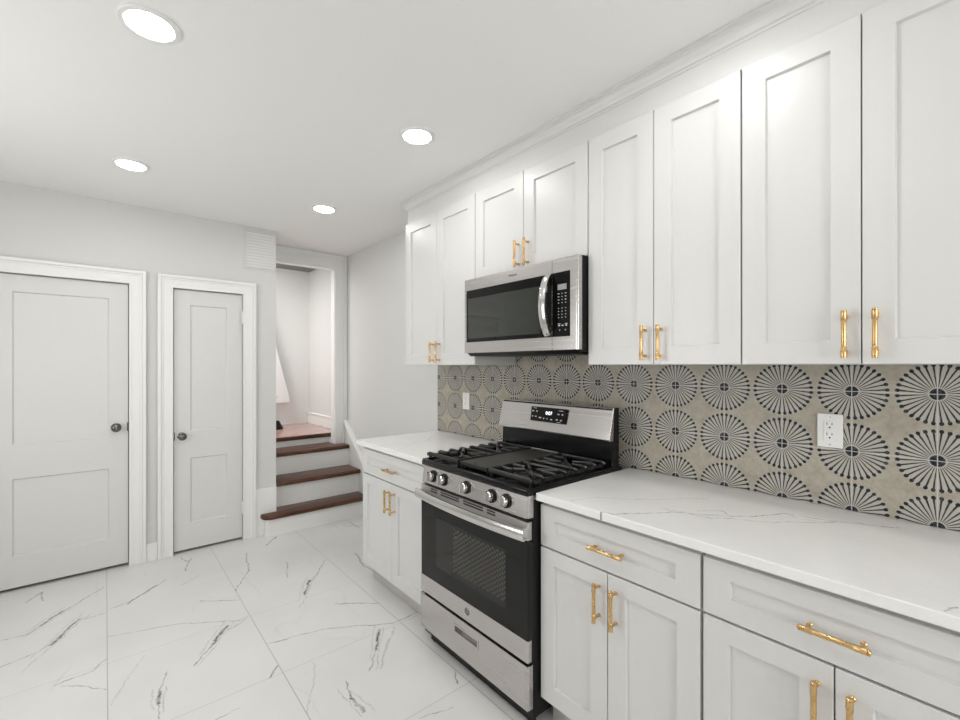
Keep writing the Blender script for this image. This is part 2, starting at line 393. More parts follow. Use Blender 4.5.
def starburst():
    t = NT('starburst_tile'); p = t.pos(); s = t.n('ShaderNodeSeparateXYZ'); t.l(p, s.inputs[0])
    PT, YT, ZT, N = 0.20016, 0.1323, 1.3131, 32.0
    u = t.math('DIVIDE', t.math('SUBTRACT', s.outputs['Y'], YT), PT); v = t.math('DIVIDE', t.math('SUBTRACT', s.outputs['Z'], ZT), PT)
    fu = t.math('SUBTRACT', u, t.math('ROUND', u)); fv = t.math('SUBTRACT', v, t.math('ROUND', v))
    r = t.math('SQRT', t.math('ADD', t.math('MULTIPLY', fu, fu), t.math('MULTIPLY', fv, fv)))
    wob = t.math('MULTIPLY', t.math('SUBTRACT', t.noise(p, 70.0, 2), 0.5), 0.16)
    a = t.math('ADD', t.math('MULTIPLY', t.math('ARCTAN2', fv, fu), N / (2 * PI)), wob)
    fa = t.math('ABSOLUTE', t.math('SUBTRACT', t.math('FRACT', t.math('ADD', a, 2 * N)), 0.5))
    td = t.math('MULTIPLY', t.math('MULTIPLY', fa, 2 * PI / N), r)
    wid = t.rng(r, 0.10, 0.42, 0.0042, 0.0125)
    e = 0.004
    line = t.rng(t.math('SUBTRACT', td, wid), -e, e, 1.0, 0.0)
    line = t.math('MULTIPLY', line, t.math('MULTIPLY', t.rng(r, 0.095, 0.115), t.rng(r, 0.445, 0.455, 1.0, 0.0)))
    dr = t.math('SUBTRACT', r, 0.443)
    head = t.rng(t.math('SQRT', t.math('ADD', t.math('MULTIPLY', td, td), t.math('MULTIPLY', t.math('MULTIPLY', dr, dr), 0.75))), 0.0235, 0.0295, 1.0, 0.0)
    hub = t.rng(r, 0.083, 0.091, 1.0, 0.0)
    ink = t.math('MAXIMUM', t.math('MAXIMUM', line, head), hub)
    worn = t.rng(t.noise(p, 110.0, 3), 0.3, 0.5, 0.86, 1.0); ink = t.math('MULTIPLY', ink, worn)
    n1 = t.noise(p, 26.0, 7, 0.75)
    base = t.mix(t.rng(n1, 0.3, 0.72), (0.33, 0.295, 0.235), (0.50, 0.465, 0.395))
    inner = t.math('MULTIPLY', t.rng(r, 0.44, 0.475, 1.0, 0.0), 0.42)
    base = t.mix(inner, base, (0.58, 0.575, 0.54))
    col = t.mix(ink, base, t_ink)
    g = t.rng(t.math('MINIMUM', t.math('ABSOLUTE', fu), t.math('ABSOLUTE', fv)), 0.0045, 0.0085, 1.0, 0.0)
    col = t.mix(t.math('MULTIPLY', g, 0.75), col, (0.62, 0.61, 0.58))
    t.l(col, t.b.inputs['Base Color']); t.b.inputs['Roughness'].default_value = 0.42; t.b.inputs['Specular IOR Level'].default_value = 0.3
    t.bump(t.math('SUBTRACT', 1.0, g), 0.35, 0.001)
    return t.m
t_ink = (0.006, 0.011, 0.020)
M['tile'] = starburst()

# ------------------------------------------------------------------ room shell
struct('floor', box(new(), XL - 0.12, XWALL + 0.12, YR - 0.12, BY + 0.1, -0.1, 0.0), M['floor'], 'white marble look floor tiles with grey veins', 'floor')
struct('ceiling', box(new(), XL - 0.12, XWALL + 0.12, YR - 0.12, BY + 0.1, ZC, ZC + 0.1), M['ceil'], 'flat white painted ceiling with recessed lights', 'ceiling')
struct('wall_right', box(new(), XWALL, XWALL + 0.12, YR - 0.12, 5.62, 0.0, 2.70), M['wall'], 'light grey wall behind the cabinets and range', 'wall')
# door wall with two openings
bm = new()
for x0, x1, z0, z1 in ((XL - 0.12, -0.549, 0, ZC), (-0.549, 0.129, 1.973, ZC), (0.129, 0.382, 0, ZC), (0.382, 0.846, 1.973, ZC), (0.846, 1.098, 0, ZC)):
    box(bm, x0, x1, DY, DY + 0.12, z0, z1)
struct('wall_far', bm, M['wall'], 'light grey wall with two white panel doors', 'wall')
struct('wall_niche', box(new(), 0.978, 1.098, DY + 0.12, BY, 0, ZC), M['wall'], 'light grey wall end on the left of the stairs', 'wall')
bm = new()
box(bm, 0.90, 1.915, BY + 0.004, BY + 0.09, 2.41, ZC); box(bm, 1.79, 1.915, BY + 0.004, BY + 0.09, 0, 2.41); box(bm, 0.90, 1.06, BY + 0.004, BY + 0.09, 0, 2.41)
struct('wall_back', bm, M['wall'], 'light grey wall around the stair doorway', 'wall')
# left wall and rear wall, each with an invented window opening for fill light (behind the camera)
bm = new(); x0, x1 = XL - 0.12, XL
for y0, y1, z0, z1 in ((YR - 0.12, 1.7, 0, ZC), (1.7, 3.0, 0, 0.85), (1.7, 3.0, 2.05, ZC), (3.0, DY, 0, ZC)): box(bm, x0, x1, y0, y1, z0, z1)
struct('wall_left', bm, M['wall'], 'light grey wall left of the camera with an added window', 'wall')
bm = new(); y0, y1 = YR - 0.12, YR
for a, b, z0, z1 in ((XL, -0.5, 0, ZC), (-0.5, 1.2, 0, 0.8), (-0.5, 1.2, 2.1, ZC), (1.2, XWALL, 0, ZC)): box(bm, a, b, y0, y1, z0, z1)
struct('wall_rear', bm, M['wall'], 'light grey wall behind the camera with an added window', 'wall')
def window(name, horiz, a0, a1, z0, z1, at, d):
    bm = new(); w = 0.06
    def bx(u0, u1, v0, v1):
        if horiz: box(bm, u0, u1, at - d, at + d, v0, v1)
        else: box(bm, at - d, at + d, u0, u1, v0, v1)
    bx(a0, a0 + w, z0, z1); bx(a1 - w, a1, z0, z1); bx(a0 + w, a1 - w, z0, z0 + w); bx(a0 + w, a1 - w, z1 - w, z1)
    m = (z0 + z1) / 2; bx(a0 + w, a1 - w, m - 0.02, m + 0.02)
    struct(name, bm, M['trim'], 'unseen white sash window added for fill light', 'window')  # both windows are out of view, added to let fill light in
window('added_window_1', True, -0.5, 1.2, 0.8, 2.1, YR - 0.05, 0.03)
window('added_window_2', False, 1.7, 3.0, 0.85, 2.05, XL - 0.05, 0.03)
# landing beyond the doorway
LY, LZ = 5.52, 0.70
bm = new(); box(bm, 0.0, 1.915, 4.56, LY + 0.1, LZ - 0.05, LZ)
struct('floor_landing', bm, M['landing'], 'red oak board floor of the landing above the steps', 'floor')
struct('wall_landing', box(new(), 0.0, 1.915, LY, LY + 0.1, 0.65, 2.7), M['hallwall'], 'bright white wall at the back of the landing', 'wall')
struct('wall_landing_left', box(new(), -0.1, 0.0, BY + 0.1, LY + 0.1, 0.65, 2.7), M['hallwall'], 'white wall at the left end of the landing', 'wall')
bm = new(); box(bm, 0.0, 0.92, BY + 0.09, BY + 0.2, 0.65, 2.7)
struct('wall_landing_front', bm, M['hallwall'], 'white wall of the landing behind the door wall', 'wall')
struct('ceiling_landing', box(new(), -0.1, 1.915, BY + 0.1, LY + 0.1, 2.545, 2.65), M['hallceil'], 'dark grey ceiling strip over the landing', 'ceiling')
bm = new(); box(bm, 1.896, XWALL, 4.56, LY, LZ, LZ + 0.115, 0.003); box(bm, 1.886, XWALL, 4.56, LY, LZ + 0.115, LZ + 0.135, 0.004)
struct('baseboard_landing', bm, M['trim'], 'white baseboard along the right wall of the landing', 'baseboard')

# ------------------------------------------------------------------ door casings, doors, baseboards
def casing(name, x0, x1, ztop, label):
    """x0,x1 opening edges"""
    bm = new(); w = 0.095
    for d, ox0, ox1, th in ((0, 0.0, w, 0.014), (0, w - 0.022, w, 0.026), (0, w - 0.036, w - 0.022, 0.019), (0, 0.0, 0.014, 0.018)):
        y1 = DY; y0 = DY - th; b = 0.003
        box(bm, x0 - ox1, x0 - ox0, y0, y1, 0, ztop + ox1, b); box(bm, x1 + ox0, x1 + ox1, y0, y1, 0, ztop + ox1, b)
        box(bm, x0 - ox0 - 0.002, x1 + ox0 + 0.002, y0, y1, ztop + ox0, ztop + ox1, b)
    # jamb lining and stop behind the slab
    for a, b_ in ((x0, x0 + 0.001), (x1 - 0.001, x1)): box(bm, a, b_, DY, DY + 0.115, 0, ztop)
    box(bm, x0, x1, DY, DY + 0.115, ztop - 0.001, ztop)
    struct(name, bm, M['trim'], label, 'door casing')
casing('trim_1', -0.548, 0.128, 1.972, 'white moulded casing around the wide left door')
casing('trim_2', 0.3825, 0.8455, 1.972, 'white moulded casing around the narrow closet door')
def door(name, x0, x1, us, vs, label):
    bm = panelled(new(), lambda u, v, w: (u, DY + 0.008 - w, v), [x0] + us + [x1], [0.020] + vs + [1.9665], 0.036, 0.010, 0.007, 0.0015)
    return struct(name, bm, M['door'], label, 'door', origin=None)
d1 = door('door_1', -0.544, 0.1235, [-0.440, 0.021], [0.212, 0.694, 0.906, 1.861], 'wide white two panel door at the far left of the wall')
d2 = door('door_2', 0.388, 0.8425, [0.491, 0.735], [0.214, 0.704, 0.908, 1.856], 'narrow white two panel closet door')
bm = new()
box(bm, -0.549, 0.129, DY + 0.06, DY + 0.10, 0, 1.973); box(bm, 0.382, 0.846, DY + 0.06, DY + 0.10, 0, 1.973)
struct('door_gap_shade', bm, M['slot'], 'dark sheets behind the closed doors standing for the shade in their gaps', 'gap shade')  # dark sheets put the shade of the door gaps into colour
def knob(par, x, z, sx):
    y = DY + 0.008
    k = obj('door_knob', lathe(new(), (x, y, z), (0, -1, 0), [(0.006, 0), (0.011, 0.002), (0.010, 0.02), (0.014, 0.026), (0.0255, 0.036), (0.0285, 0.046), (0.0275, 0.055), (0.021, 0.063), (0.010, 0.067), (0, 0.068)], 24), M['knob'], par, smooth=True)
    obj('rosette', lathe(new(), (x, y, z), (0, -1, 0), [(0.029, 0.0), (0.029, 0.003), (0.024, 0.007), (0.012, 0.009), (0, 0.009)], 28), M['knob'], k, smooth=True)
    lx = x + sx; obj('latch_plate', box(new(), lx - 0.004, lx + 0.004, y - 0.001, y + 0.01, z - 0.03, z + 0.03, 0.001), M['knob'], par)
knob(d1, 0.058, 0.973, 0.062); knob(d2, 0.437, 0.874, -0.046)
for z in (1.785, 0.265):
    bm = rod(new(), (0.8405, DY - 0.0145, z - 0.045), (0.8405, DY - 0.0145, z + 0.045), 0.0075)
    rod(bm, (0.8405, DY - 0.0145, z + 0.045), (0.8405, DY - 0.0145, z + 0.052), 0.004); rod(bm, (0.8405, DY - 0.0145, z - 0.052), (0.8405, DY - 0.0145, z - 0.045), 0.004)
    for k in (-0.015, 0.015): rod(bm, (0.8405, DY - 0.0145, z + k - 0.001), (0.8405, DY - 0.0145, z + k + 0.001), 0.0082)
    obj('hinge', bm, M['trim'], d2, smooth=True)
bm = new(); box(bm, 0.2235, 0.287, DY - 0.014, DY, 0, 0.112, 0.002); box(bm, 0.2235, 0.287, DY - 0.02, DY, 0.112, 0.126, 0.003)
struct('baseboard_middle', bm, M['trim'], 'short white baseboard between the two door casings', 'baseboard')
bm = new(); box(bm, 0.9415, 1.099, DY - 0.013, DY, 0, 0.387, 0.002)
struct('baseboard_right', bm, M['trim'], 'tall white base block between the closet door and the steps', 'baseboard')
bm = new(); box(bm, XL, -0.6435, DY - 0.014, DY, 0, 0.112, 0.002); box(bm, XL, -0.6435, DY - 0.02, DY, 0.112, 0.126, 0.003)
struct('baseboard_far', bm, M['trim'], 'white baseboard left of the wide door', 'baseboard')
# doorway casing at the stairs
bm = new(); zb = 2.397
for o0, o1, th in ((0, 0.1192, 0.014), (0.084, 0.1192, 0.028), (0.0, 0.016, 0.02), (0.05, 0.062, 0.018)):
    box(bm, 1.795 + o0, min(1.795 + o1, 1.9142), BY - th + 0.004, BY + 0.004, 0.60, zb + o1, 0.003)
    box(bm, 1.10, 1.797 + o0, BY - th + 0.004, BY + 0.004, zb + o0, min(zb + o1, ZC - 0.001), 0.003)
box(bm, 1.10, 1.9142, BY - 0.028, BY + 0.004, 2.50, ZC - 0.001, 0.003)
box(bm, 1.7885, 1.796, BY - 0.006, BY + 0.09, 0.60, zb + 0.002, 0.002); box(bm, 1.06, 1.7885, BY - 0.006, BY + 0.09, zb - 0.015, zb + 0.002, 0.002)
struct('trim_4', bm, M['trim'], 'white moulded casing around the doorway above the steps', 'door casing')

# ------------------------------------------------------------------ steps
st = thing('staircase', 'short flight of white steps with dark wood treads', 'stairs', (1.45, 3.97, 0))
def xy(u, v, d): return (u, v, d)
arc = [(1.055 - 0.08 * math.cos(a), 3.93 - 0.08 * math.sin(a)) for a in [k * PI / 2 / 8 for k in range(9)]]
arc = [(0.972, 3.9565)] + [(0.975 + 0.075 * (1 - math.cos(a)), 3.928 - 0.075 * math.sin(a)) for a in [k * PI / 2 / 8 for k in range(9)]]
prism_tread = arc + [(1.885, 3.853), (1.885, 4.073), (1.1005, 4.073), (1.1005, 3.9565)]
def tread(pts, z0, z1, name='tread'):
    return obj(name, prism(new(), pts, xy, z0, z1, 0.010, 3), M['wood'], st, smooth=True)
tread(prism_tread, 0.140, 0.178)
tread([(1.1005, 4.012), (1.885, 4.012), (1.885, 4.302), (1.1005, 4.302)], 0.362, 0.400)
tread([(1.1005, 4.272), (1.885, 4.272), (1.885, 4.395), (1.788, 4.395), (1.788, 4.562), (1.1005, 4.562)], 0.565, 0.603)
tread([(1.07, 4.530), (1.885, 4.530), (1.885, 4.560), (1.07, 4.560)], 0.662, 0.700, 'landing_nosing')
rs = [(0.999, 3.9565), (0.999, 3.905), (1.006, 3.892), (1.020, 3.885), (1.886, 3.885), (1.886, 3.905), (1.1005, 3.905), (1.1005, 3.9565)]
obj('riser', prism(new(), rs, xy, 0.0, 0.1405), M['trim'], st)
obj('riser', box(new(), 1.1005, 1.886, 4.062, 4.080, 0.170, 0.363), M['trim'], st)
obj('riser', box(new(), 1.1005, 1.886, 4.292, 4.312, 0.392, 0.566), M['trim'], st)
obj('riser', box(new(), 1.07, 1.788, 4.552, 4.570, 0.595, 0.663), M['trim'], st)
def yz(x): return lambda u, v, d: (d, u, v)
obj('stringer', prism(new(), [(3.82, 0.0), (3.82, 0.333), (4.395, 0.823), (4.395, 0.0)], yz(0), 1.886, XWALL - 0.0005), M['wall'], st)
obj('stringer_cap', prism(new(), [(3.82, 0.322), (3.82, 0.356), (4.395, 0.847), (4.395, 0.813)], yz(0), 1.872, XWALL - 0.0005, 0.003), M['trim'], st)

# flight continuing up to the left on the landing: sloped white stair side and dark newel foot
o = prism(new(), [(1.655, 0.965), (1.655, 1.01), (1.30, 2.46), (1.16, 2.46), (1.16, 0.965)], lambda u, v, d: (u, d, v), 5.42, 5.50, 0.004)
tag(obj('stair_panel', o, M['trim'], origin=None), 'white sloped side of the upper stairs on the landing', 'stair panel')
t = thing('newel_post', 'dark newel foot on the landing peeking past the wall edge', 'newel post', (1.465, 5.2, LZ))
obj('foot', lathe(new(), (1.435, 5.2, LZ), (0, 0, 1), [(0.0, 0), (0.075, 0.0), (0.08, 0.012), (0.07, 0.03), (0.06, 0.05), (0.05, 0.07), (0.04, 0.09), (0, 0.09)], 20), M['blackmat'], t, smooth=True)
obj('shaft', lathe(new(), (1.40, 5.2, LZ + 0.09), (0, 0, 1), [(0.03, 0), (0.026, 0.1), (0.03, 0.24), (0.055, 0.262), (0.06, 0.275), (0.05, 0.29), (0.03, 0.30), (0, 0.30)], 20), M['trim'], t, smooth=True)

# ------------------------------------------------------------------ bar pulls
def pull_bm(L=0.132, out=0.032):
    """local: along z, mounted at x=0, stands out to -x"""
    h = L / 2; bm = new(); r = 0.0071
    lathe(bm, (-out, 0, -h), (0, 0, 1), [(0.0, 0), (r * 0.8, 0), (r, 0.0015), (r, 0.004), (r * 0.8, 0.005), (r, 0.006), (r, 0.028), (r * 0.82, 0.030), (r * 0.86, 0.031),
          (r * 0.86, L - 0.031), (r * 0.82, L - 0.030), (r, L - 0.028), (r, L - 0.006), (r * 0.8, L - 0.005), (r, L - 0.004), (r, L - 0.0015), (r * 0.8, L), (0, L)], 16)
    for s in (-1, 1):
        z = s * (h - 0.0165)
        lathe(bm, (0, 0, z), (-1, 0, 0), [(0.0065, 0), (0.0065, 0.003), (0.0045, 0.005), (0.0045, out - 0.004), (0.0055, out)], 12)
    return bm
def mesh_of(bm, m, name):
    me = bpy.data.meshes.new(name); bm.to_mesh(me); bm.free(); me.materials.append(m)
    for p in me.polygons: p.use_smooth = True
    try: me.set_sharp_from_angle(angle=math.radians(40))
    except Exception: pass
    return me
PULL = mesh_of(pull_bm(), M['gold'], 'handle')
def pull(parent, x, y, z, horiz=False):
    o = bpy.data.objects.new('handle', PULL); COL.objects.link(o); o.parent = parent
    o.location = Vector((x, y, z)) - wpos(parent)
    if horiz: o.rotation_euler = (PI / 2, 0, 0)
    o['label'] = 'brushed gold bar handle'; return o

# ------------------------------------------------------------------ cabinets
FX = lambda X: (lambda u, v, w: (X - w, u, v))
G = 0.0016
XD, XU = 1.281, 1.5867
def shaker(parent, name, X, y0, y1, z0, z1, st_, tr, br):
    bm = panelled(new(), FX(X), [y0, y0 + st_, y1 - st_, y1], [z0, z0 + br, z1 - tr, z1], 0.019, 0.0105, 0.003, 0.0018)
    return obj(name, bm, M['cab'], parent)
def base_cab(label, y0, y1, ys, hy):
    t = thing('base_cabinet', label, 'cabinet', (1.59, (y0 + y1) / 2, 0), 'white shaker base cabinets')
    bm = new(); box(bm, XD + 0.021, XWALL - 0.002, y0 + 0.0005, y1 - 0.0005, 0.115, 0.884); obj('body', bm, M['cab'], t)
    obj('toe_kick', box(new(), 1.357, 1.372, y0 + 0.0005, y1 - 0.0005, 0.0, 0.115), M['kick'], t)
    a, b = y0 + 0.003, y1 - 0.003
    d = shaker(t, 'drawer', XD, a, b, 0.711, 0.866, 0.070, 0.048, 0.058); pull(d, XD, hy, 0.784, True)
    dl = shaker(t, 'door', XD, ys + G, b, 0.124, 0.704, 0.066, 0.056, 0.066); pull(dl, XD, ys + 0.032, 0.603)
    dr = shaker(t, 'door', XD, a, ys - G, 0.124, 0.704, 0.066, 0.056, 0.066); pull(dr, XD, ys - 0.033, 0.603)
    return t
base_cab('white base cabinet left of the range, beside the steps', 1.9345, 2.703, 2.3165, 2.314)
base_cab('white base cabinet directly right of the range', 0.5535, 1.1585, 0.8585, 0.853)
base_cab('white base cabinet nearest the camera at lower right', -0.055, 0.5505, 0.2545, 0.2515)
def counter(y0, y1, label):
    bm = box(new(), 1.2555, XW - 0.0005, y0, y1, 0.8855, 0.914, 0.0025, 2)
    tag(obj('countertop', bm, M['quartz'], origin=(1.58, (y0 + y1) / 2, 0.8855)), label, 'countertop', 'white quartz countertops')
counter(1.9255, 2.745, 'short white quartz countertop left of the range')
counter(-0.08, 1.1575, 'long white quartz countertop right of the range')

def wall_cab(label, y0, y1, ys, z0, hz):
    t = thing('wall_cabinet', label, 'cabinet', (1.75, (y0 + y1) / 2, z0), 'white shaker wall cabinets')
    bm = new(); box(bm, XU + 0.021, XW - 0.0005, y0 + 0.0005, y1 - 0.0005, z0, 2.371); obj('body', bm, M['cab'], t)
    a, b = y0 + 0.0025, y1 - 0.0025
    dl = shaker(t, 'door', XU, ys + G, b, z0 + 0.001, 2.3685, 0.0665, 0.066, 0.066); pull(dl, XU, ys + 0.0325, hz)
    dr = shaker(t, 'door', XU, a, ys - G, z0 + 0.001, 2.3685, 0.0665, 0.066, 0.066); pull(dr, XU, ys - 0.0325, hz)
    return t
ZB = 1.4024
wall_cab('tall white wall cabinet at the far left end above the short countertop', 1.9227, 2.6795, 2.301, ZB, 1.484)
wall_cab('short white wall cabinet above the microwave', 1.1605, 1.9227, 1.5453, 1.8745, 1.957)
wall_cab('tall white wall cabinet directly right of the microwave', 0.5577, 1.1605, 0.8614, ZB, 1.486)
wall_cab('tall white wall cabinet at the right edge, above the wall outlet', -0.046, 0.5577, 0.2560, ZB, 1.486)

t = thing('crown_moulding', 'white fascia and crown moulding running above the wall cabinets', 'moulding', (1.75, 1.3, 2.371))
FXX = 1.606
bm = new(); box(bm, FXX, XW, -0.046, 2.679, 2.3712, ZC - 0.0005)
obj('fascia', bm, M['cab'], t)
prof = [(0, 0), (0.003, 0), (0.004, 0.008), (0.010, 0.011), (0.013, 0.018), (0.016, 0.030), (0.022, 0.040), (0.029, 0.045), (0.030, 0.051), (0.036, 0.054), (0.036, 0.0635), (0, 0.0635)]
zc0 = ZC - 0.064
bm = new()
def crown_path(i):
    # stations: near end, mitre at far corner, return to wall
    out = []
    for o, h in prof:
        if i == 0: out.append(Vector((FXX - o, -0.046, zc0 + h)))
        elif i == 1: out.append(Vector((FXX - o, 2.679 + o, zc0 + h)))
        else: out.append(Vector((XWALL - 0.001, 2.679 + o, zc0 + h)))
    return out
sweep(bm, [0, 1, 2], crown_path); obj('crown', bm, M['cab'], t)

# ------------------------------------------------------------------ backsplash and outlets
bm = box(new(), XW, XWALL - 0.0003, -0.08, 2.753, 0.9145, 1.4018); box(bm, XW, XWALL - 0.0003, 1.163, 1.9205, 1.4018, 1.470)
tag(obj('tile_backsplash', bm, M['tile'], origin=(XW, 1.3, 0.9145)), 'grey tile backsplash with navy starburst circles', 'backsplash')
def outlet(y, z, label, duplex):
    t = thing('wall_outlet', label, 'outlet', (XW, y, z), 'white wall outlets')
    w, h = 0.0355, 0.0575
    obj('plate', box(new(), XW - 0.006, XW - 0.0002, y - w, y + w, z - h, z + h, 0.0025, 3), M['white_plastic'], t)
    r = obj('receptacle', box(new(), XW - 0.0085, XW - 0.006, y - 0.0165, y + 0.0165, z - 0.034, z + 0.034, 0.001), M['white_plastic'], t)
    bm = new(); X0, X1 = XW - 0.0088, XW - 0.0083
    for c in (0.0175, -0.0175):
        box(bm, X0, X1, y + 0.0065, y + 0.0085, z + c + 0.002, z + c + 0.011); box(bm, X0, X1, y - 0.0075, y - 0.0055, z + c + 0.003, z + c + 0.010)
        lathe(bm, (X1, y, z + c - 0.006), (-1, 0, 0), [(0.0028, 0), (0.0028, 0.0005)], 12)
    obj('slot', bm, M['slot'], r)
    for c in (0.047, -0.047): obj('screw', lathe(new(), (XW - 0.006, y, z + c), (-1, 0, 0), [(0.003, 0), (0.0025, 0.001), (0, 0.0012)], 12), M['steel'], t)
outlet(0.390, 1.1755, 'white outlet on the tile above the long right countertop', True)
outlet(2.404, 1.155, 'small white outlet on the tile above the short left countertop', True)

# ------------------------------------------------------------------ microwave
t = thing('microwave', 'stainless over-the-range microwave with black glass door under the short cabinet', 'microwave', (1.71, 1.5416, 1.455))
MX, mz0, mz1, my0, my1, mdiv = 1.519, 1.468, 1.868, 1.160, 1.930, 1.302
obj('body', box(new(), MX + 0.028, XW - 0.0005, 1.164, 1.9195, 1.460, 1.872, 0.002), M['blackmat'], t)
# control side fascia (right) and door (left)
def ringplate(y0, y1, gy0, gy1, gz0, gz1):
    bm = new()
    b = 0.003
    return bm
def frame_face(bm, y0, y1, z0, z1, a0, a1, c0, c1, x0, x1):
    """plate y0..y1 z0..z1 with rectangular opening a0..a1 c0..c1, thickness x0(front)..x1"""
    t2 = bmesh.new()
    def q(*p): t2.faces.new([t2.verts.new(c) for c in p])
    O = [(y0, z0), (y1, z0), (y1, z1), (y0, z1)]; I = [(a0, c0), (a1, c0), (a1, c1), (a0, c1)]
    for k in range(4):
        j = (k + 1) % 4
        q((x0, *O[k]), (x0, *O[j]), (x0, *I[j]), (x0, *I[k])); q((x1, *O[k]), (x1, *O[j]), (x1, *I[j]), (x1, *I[k]))
        q((x0, *O[k]), (x0, *O[j]), (x1, *O[j]), (x1, *O[k])); q((x0, *I[k]), (x0, *I[j]), (x1, *I[j]), (x1, *I[k]))
    bmesh.ops.remove_doubles(t2, verts=t2.verts[:], dist=1e-6); bmesh.ops.recalc_face_normals(t2, faces=t2.faces[:]); merge(bm, t2); return bm
gz0, gz1 = 1.526, 1.808
dr = obj('door', frame_face(new(), mdiv + 0.0012, my1, mz0, mz1, mdiv + 0.0012 + 0.001, 1.9145, gz0, gz1, MX, MX + 0.027), M['steel'], t)
dr['label'] = 'stainless door frame with black glass'
obj('door_glass', box(new(), MX + 0.001, MX + 0.024, mdiv + 0.0024, 1.9143, gz0 + 0.0002, gz1 - 0.0002), M['glass'], dr)
obj('window', box(new(), MX + 0.0004, MX + 0.0014, 1.372, 1.902, 1.546, 1.763), M['mw_window'], dr)
cp = obj('control_panel', frame_face(new(), my0 + 0.010, mdiv - 0.0012, mz0, mz1, 1.2015, mdiv - 0.0014, gz0, gz1, MX, MX + 0.027), M['steel'], t)
# rounded stainless end
bm = new(); rr = 0.010
pts = [(my0 + 0.010, MX + 0.027), (my0, MX + 0.027), (my0, MX + rr)] + [(my0 + rr - rr * math.cos(a), MX + rr - rr * math.sin(a)) for a in [k * PI / 2 / 6 for k in range(1, 7)]]
prism(bm, pts, lambda u, v, d: (v, u, d), mz0, mz1); obj('end_trim', bm, M['steel'], cp)
obj('keypad', box(new(), MX + 0.001, MX + 0.024, 1.2017, mdiv - 0.0016, gz0 + 0.0002, gz1 - 0.0002), M['glass'], cp)
obj('display', box(new(), MX + 0.0004, MX + 0.0012, 1.222, 1.271, 1.7305, 1.755), M['lcd'], cp)
def key(y, w, z0, z1): obj('key_mark', box(new(), MX + 0.0005, MX + 0.0012, y - w, y + w, z0, z1), M['mark'], cp)
for r in range(8):
    z = 1.714 - r * 0.0135 - (0.010 if r > 3 else 0)
    for c in range(3): key(1.266 - c * 0.0195, 0.0042 if (r < 3 and c != 1) else 0.0024, z - 0.0016, z + 0.0016)
for y, w in ((1.263, 0.005), (1.244, 0.005), (1.224, 0.005)): key(y, w, 1.572, 1.577)
for y, w in ((1.263, 0.007), (1.224, 0.007)): key(y, w, 1.580, 1.583)
for y in (1.260, 1.228): key(y, 0.002, 1.552, 1.557)
obj('brand_lettering', text_bm('Whirlpool', 0.0135, (MX - 0.0003, 1.553, 1.8405), (0, -1, 0), (0, 0, 1)), M['ink'], dr)
# bowed vertical handle
N = 20; zs = [gz0 + 0.004 + (gz1 - gz0 - 0.008) * k / N for k in range(N + 1)]
def hp(i):
    s = 2 * i / N - 1; x = MX - 0.006 - 0.042 * (1 - s * s) ** 0.75 ; y = 1.318; w = 0.0185; d = 0.008
    return [Vector((x + a * d, y + b * w, zs[i])) for a, b in ((-0.6, -1), (-1, -0.6), (-1, 0.6), (-0.6, 1), (0.6, 1), (1, 0.6), (1, -0.6), (0.6, -1))]
h = obj('handle', sweep(new(), zs, hp), M['steelv'], dr, smooth=True)
for z in (gz0 + 0.012, gz1 - 0.012): obj('handle_mount', box(new(), MX - 0.018, MX + 0.002, 1.310, 1.326, z - 0.008, z + 0.008, 0.002), M['steelv'], dr)
bm = new(); prism(bm, [(MX + 0.006, mz0 - 0.0005), (MX + 0.030, 1.451), (MX + 0.028, mz0 - 0.0005)], lambda u, v, d: (u, d, v), 1.168, 1.915)
obj('bottom_vent', bm, M['blackmat'], t)
obj('vent_rail', box(new(), MX + 0.0285, 1.80, 1.20, 1.885, 1.450, 1.4595, 0.003), M['blackmat'], t)

# ------------------------------------------------------------------ gas range
t = thing('gas_range', 'stainless gas range with black cooktop between the two countertops', 'range', (1.55, 1.5416, 0))
ry0, ry1, RX = 1.1635, 1.9215, 1.222
bm = box(new(), RX + 0.030, 1.86, ry0 + 0.002, ry1 - 0.001, 0.045, 0.885, 0.002); obj('body', bm, M['blackmat'], t)
for x in (RX + 0.07, 1.82):
    for y in (ry0 + 0.05, ry1 - 0.05): obj('foot', rod(new(), (x, y, 0.0), (x, y, 0.046), 0.018), M['blackmat'], t)
dy0, dy1 = 1.167, 1.913
obj('kick_panel', box(new(), RX + 0.045, RX + 0.055, 1.19, 1.885, 0.012, 0.087), M['blackmat'], t)
def rounded_front(bm, y0, y1, z0, z1, X, th, r=0.010):
    """slab whose front vertical edges are rounded"""
    A = [k * PI / 2 / 6 for k in range(7)]
    pts = [(y0, X + th), (y0, X + r)] + [(y0 + r - r * math.cos(a), X + r - r * math.sin(a)) for a in A[1:]] + [(y1 - r + r * math.sin(a), X + r - r * math.cos(a)) for a in A] + [(y1, X + th)]
    return prism(bm, pts, lambda u, v, d: (v, u, d), z0, z1)
# storage drawer with recessed grip
bm = new()
hy0, hy1, hz0, hz1 = 1.462, 1.628, 0.184, 0.217
frame_face(bm, dy0 + 0.012, dy1 - 0.012, 0.087, 0.255, hy0, hy1, hz0, hz1, RX, RX + 0.028)
rounded_front(bm, dy0, dy0 + 0.0125, 0.087, 0.255, RX, 0.028, 0.0115)
rounded_front(bm, dy1 - 0.0125, dy1, 0.087, 0.255, RX, 0.028, 0.0115)
dw = obj('drawer', bm, M['steel'], t)
bm = new(); box(bm, RX + 0.020, RX + 0.026, hy0 - 0.002, hy1 + 0.002, hz0 - 0.002, hz1 + 0.002)
frame_face(bm, hy0 - 0.004, hy1 + 0.004, hz0 - 0.004, hz1 + 0.004, hy0 + 0.003, hy1 - 0.003, hz0 + 0.003, hz1 - 0.003, RX - 0.0015, RX + 0.004)
obj('recessed_grip', bm, M['steel'], dw)
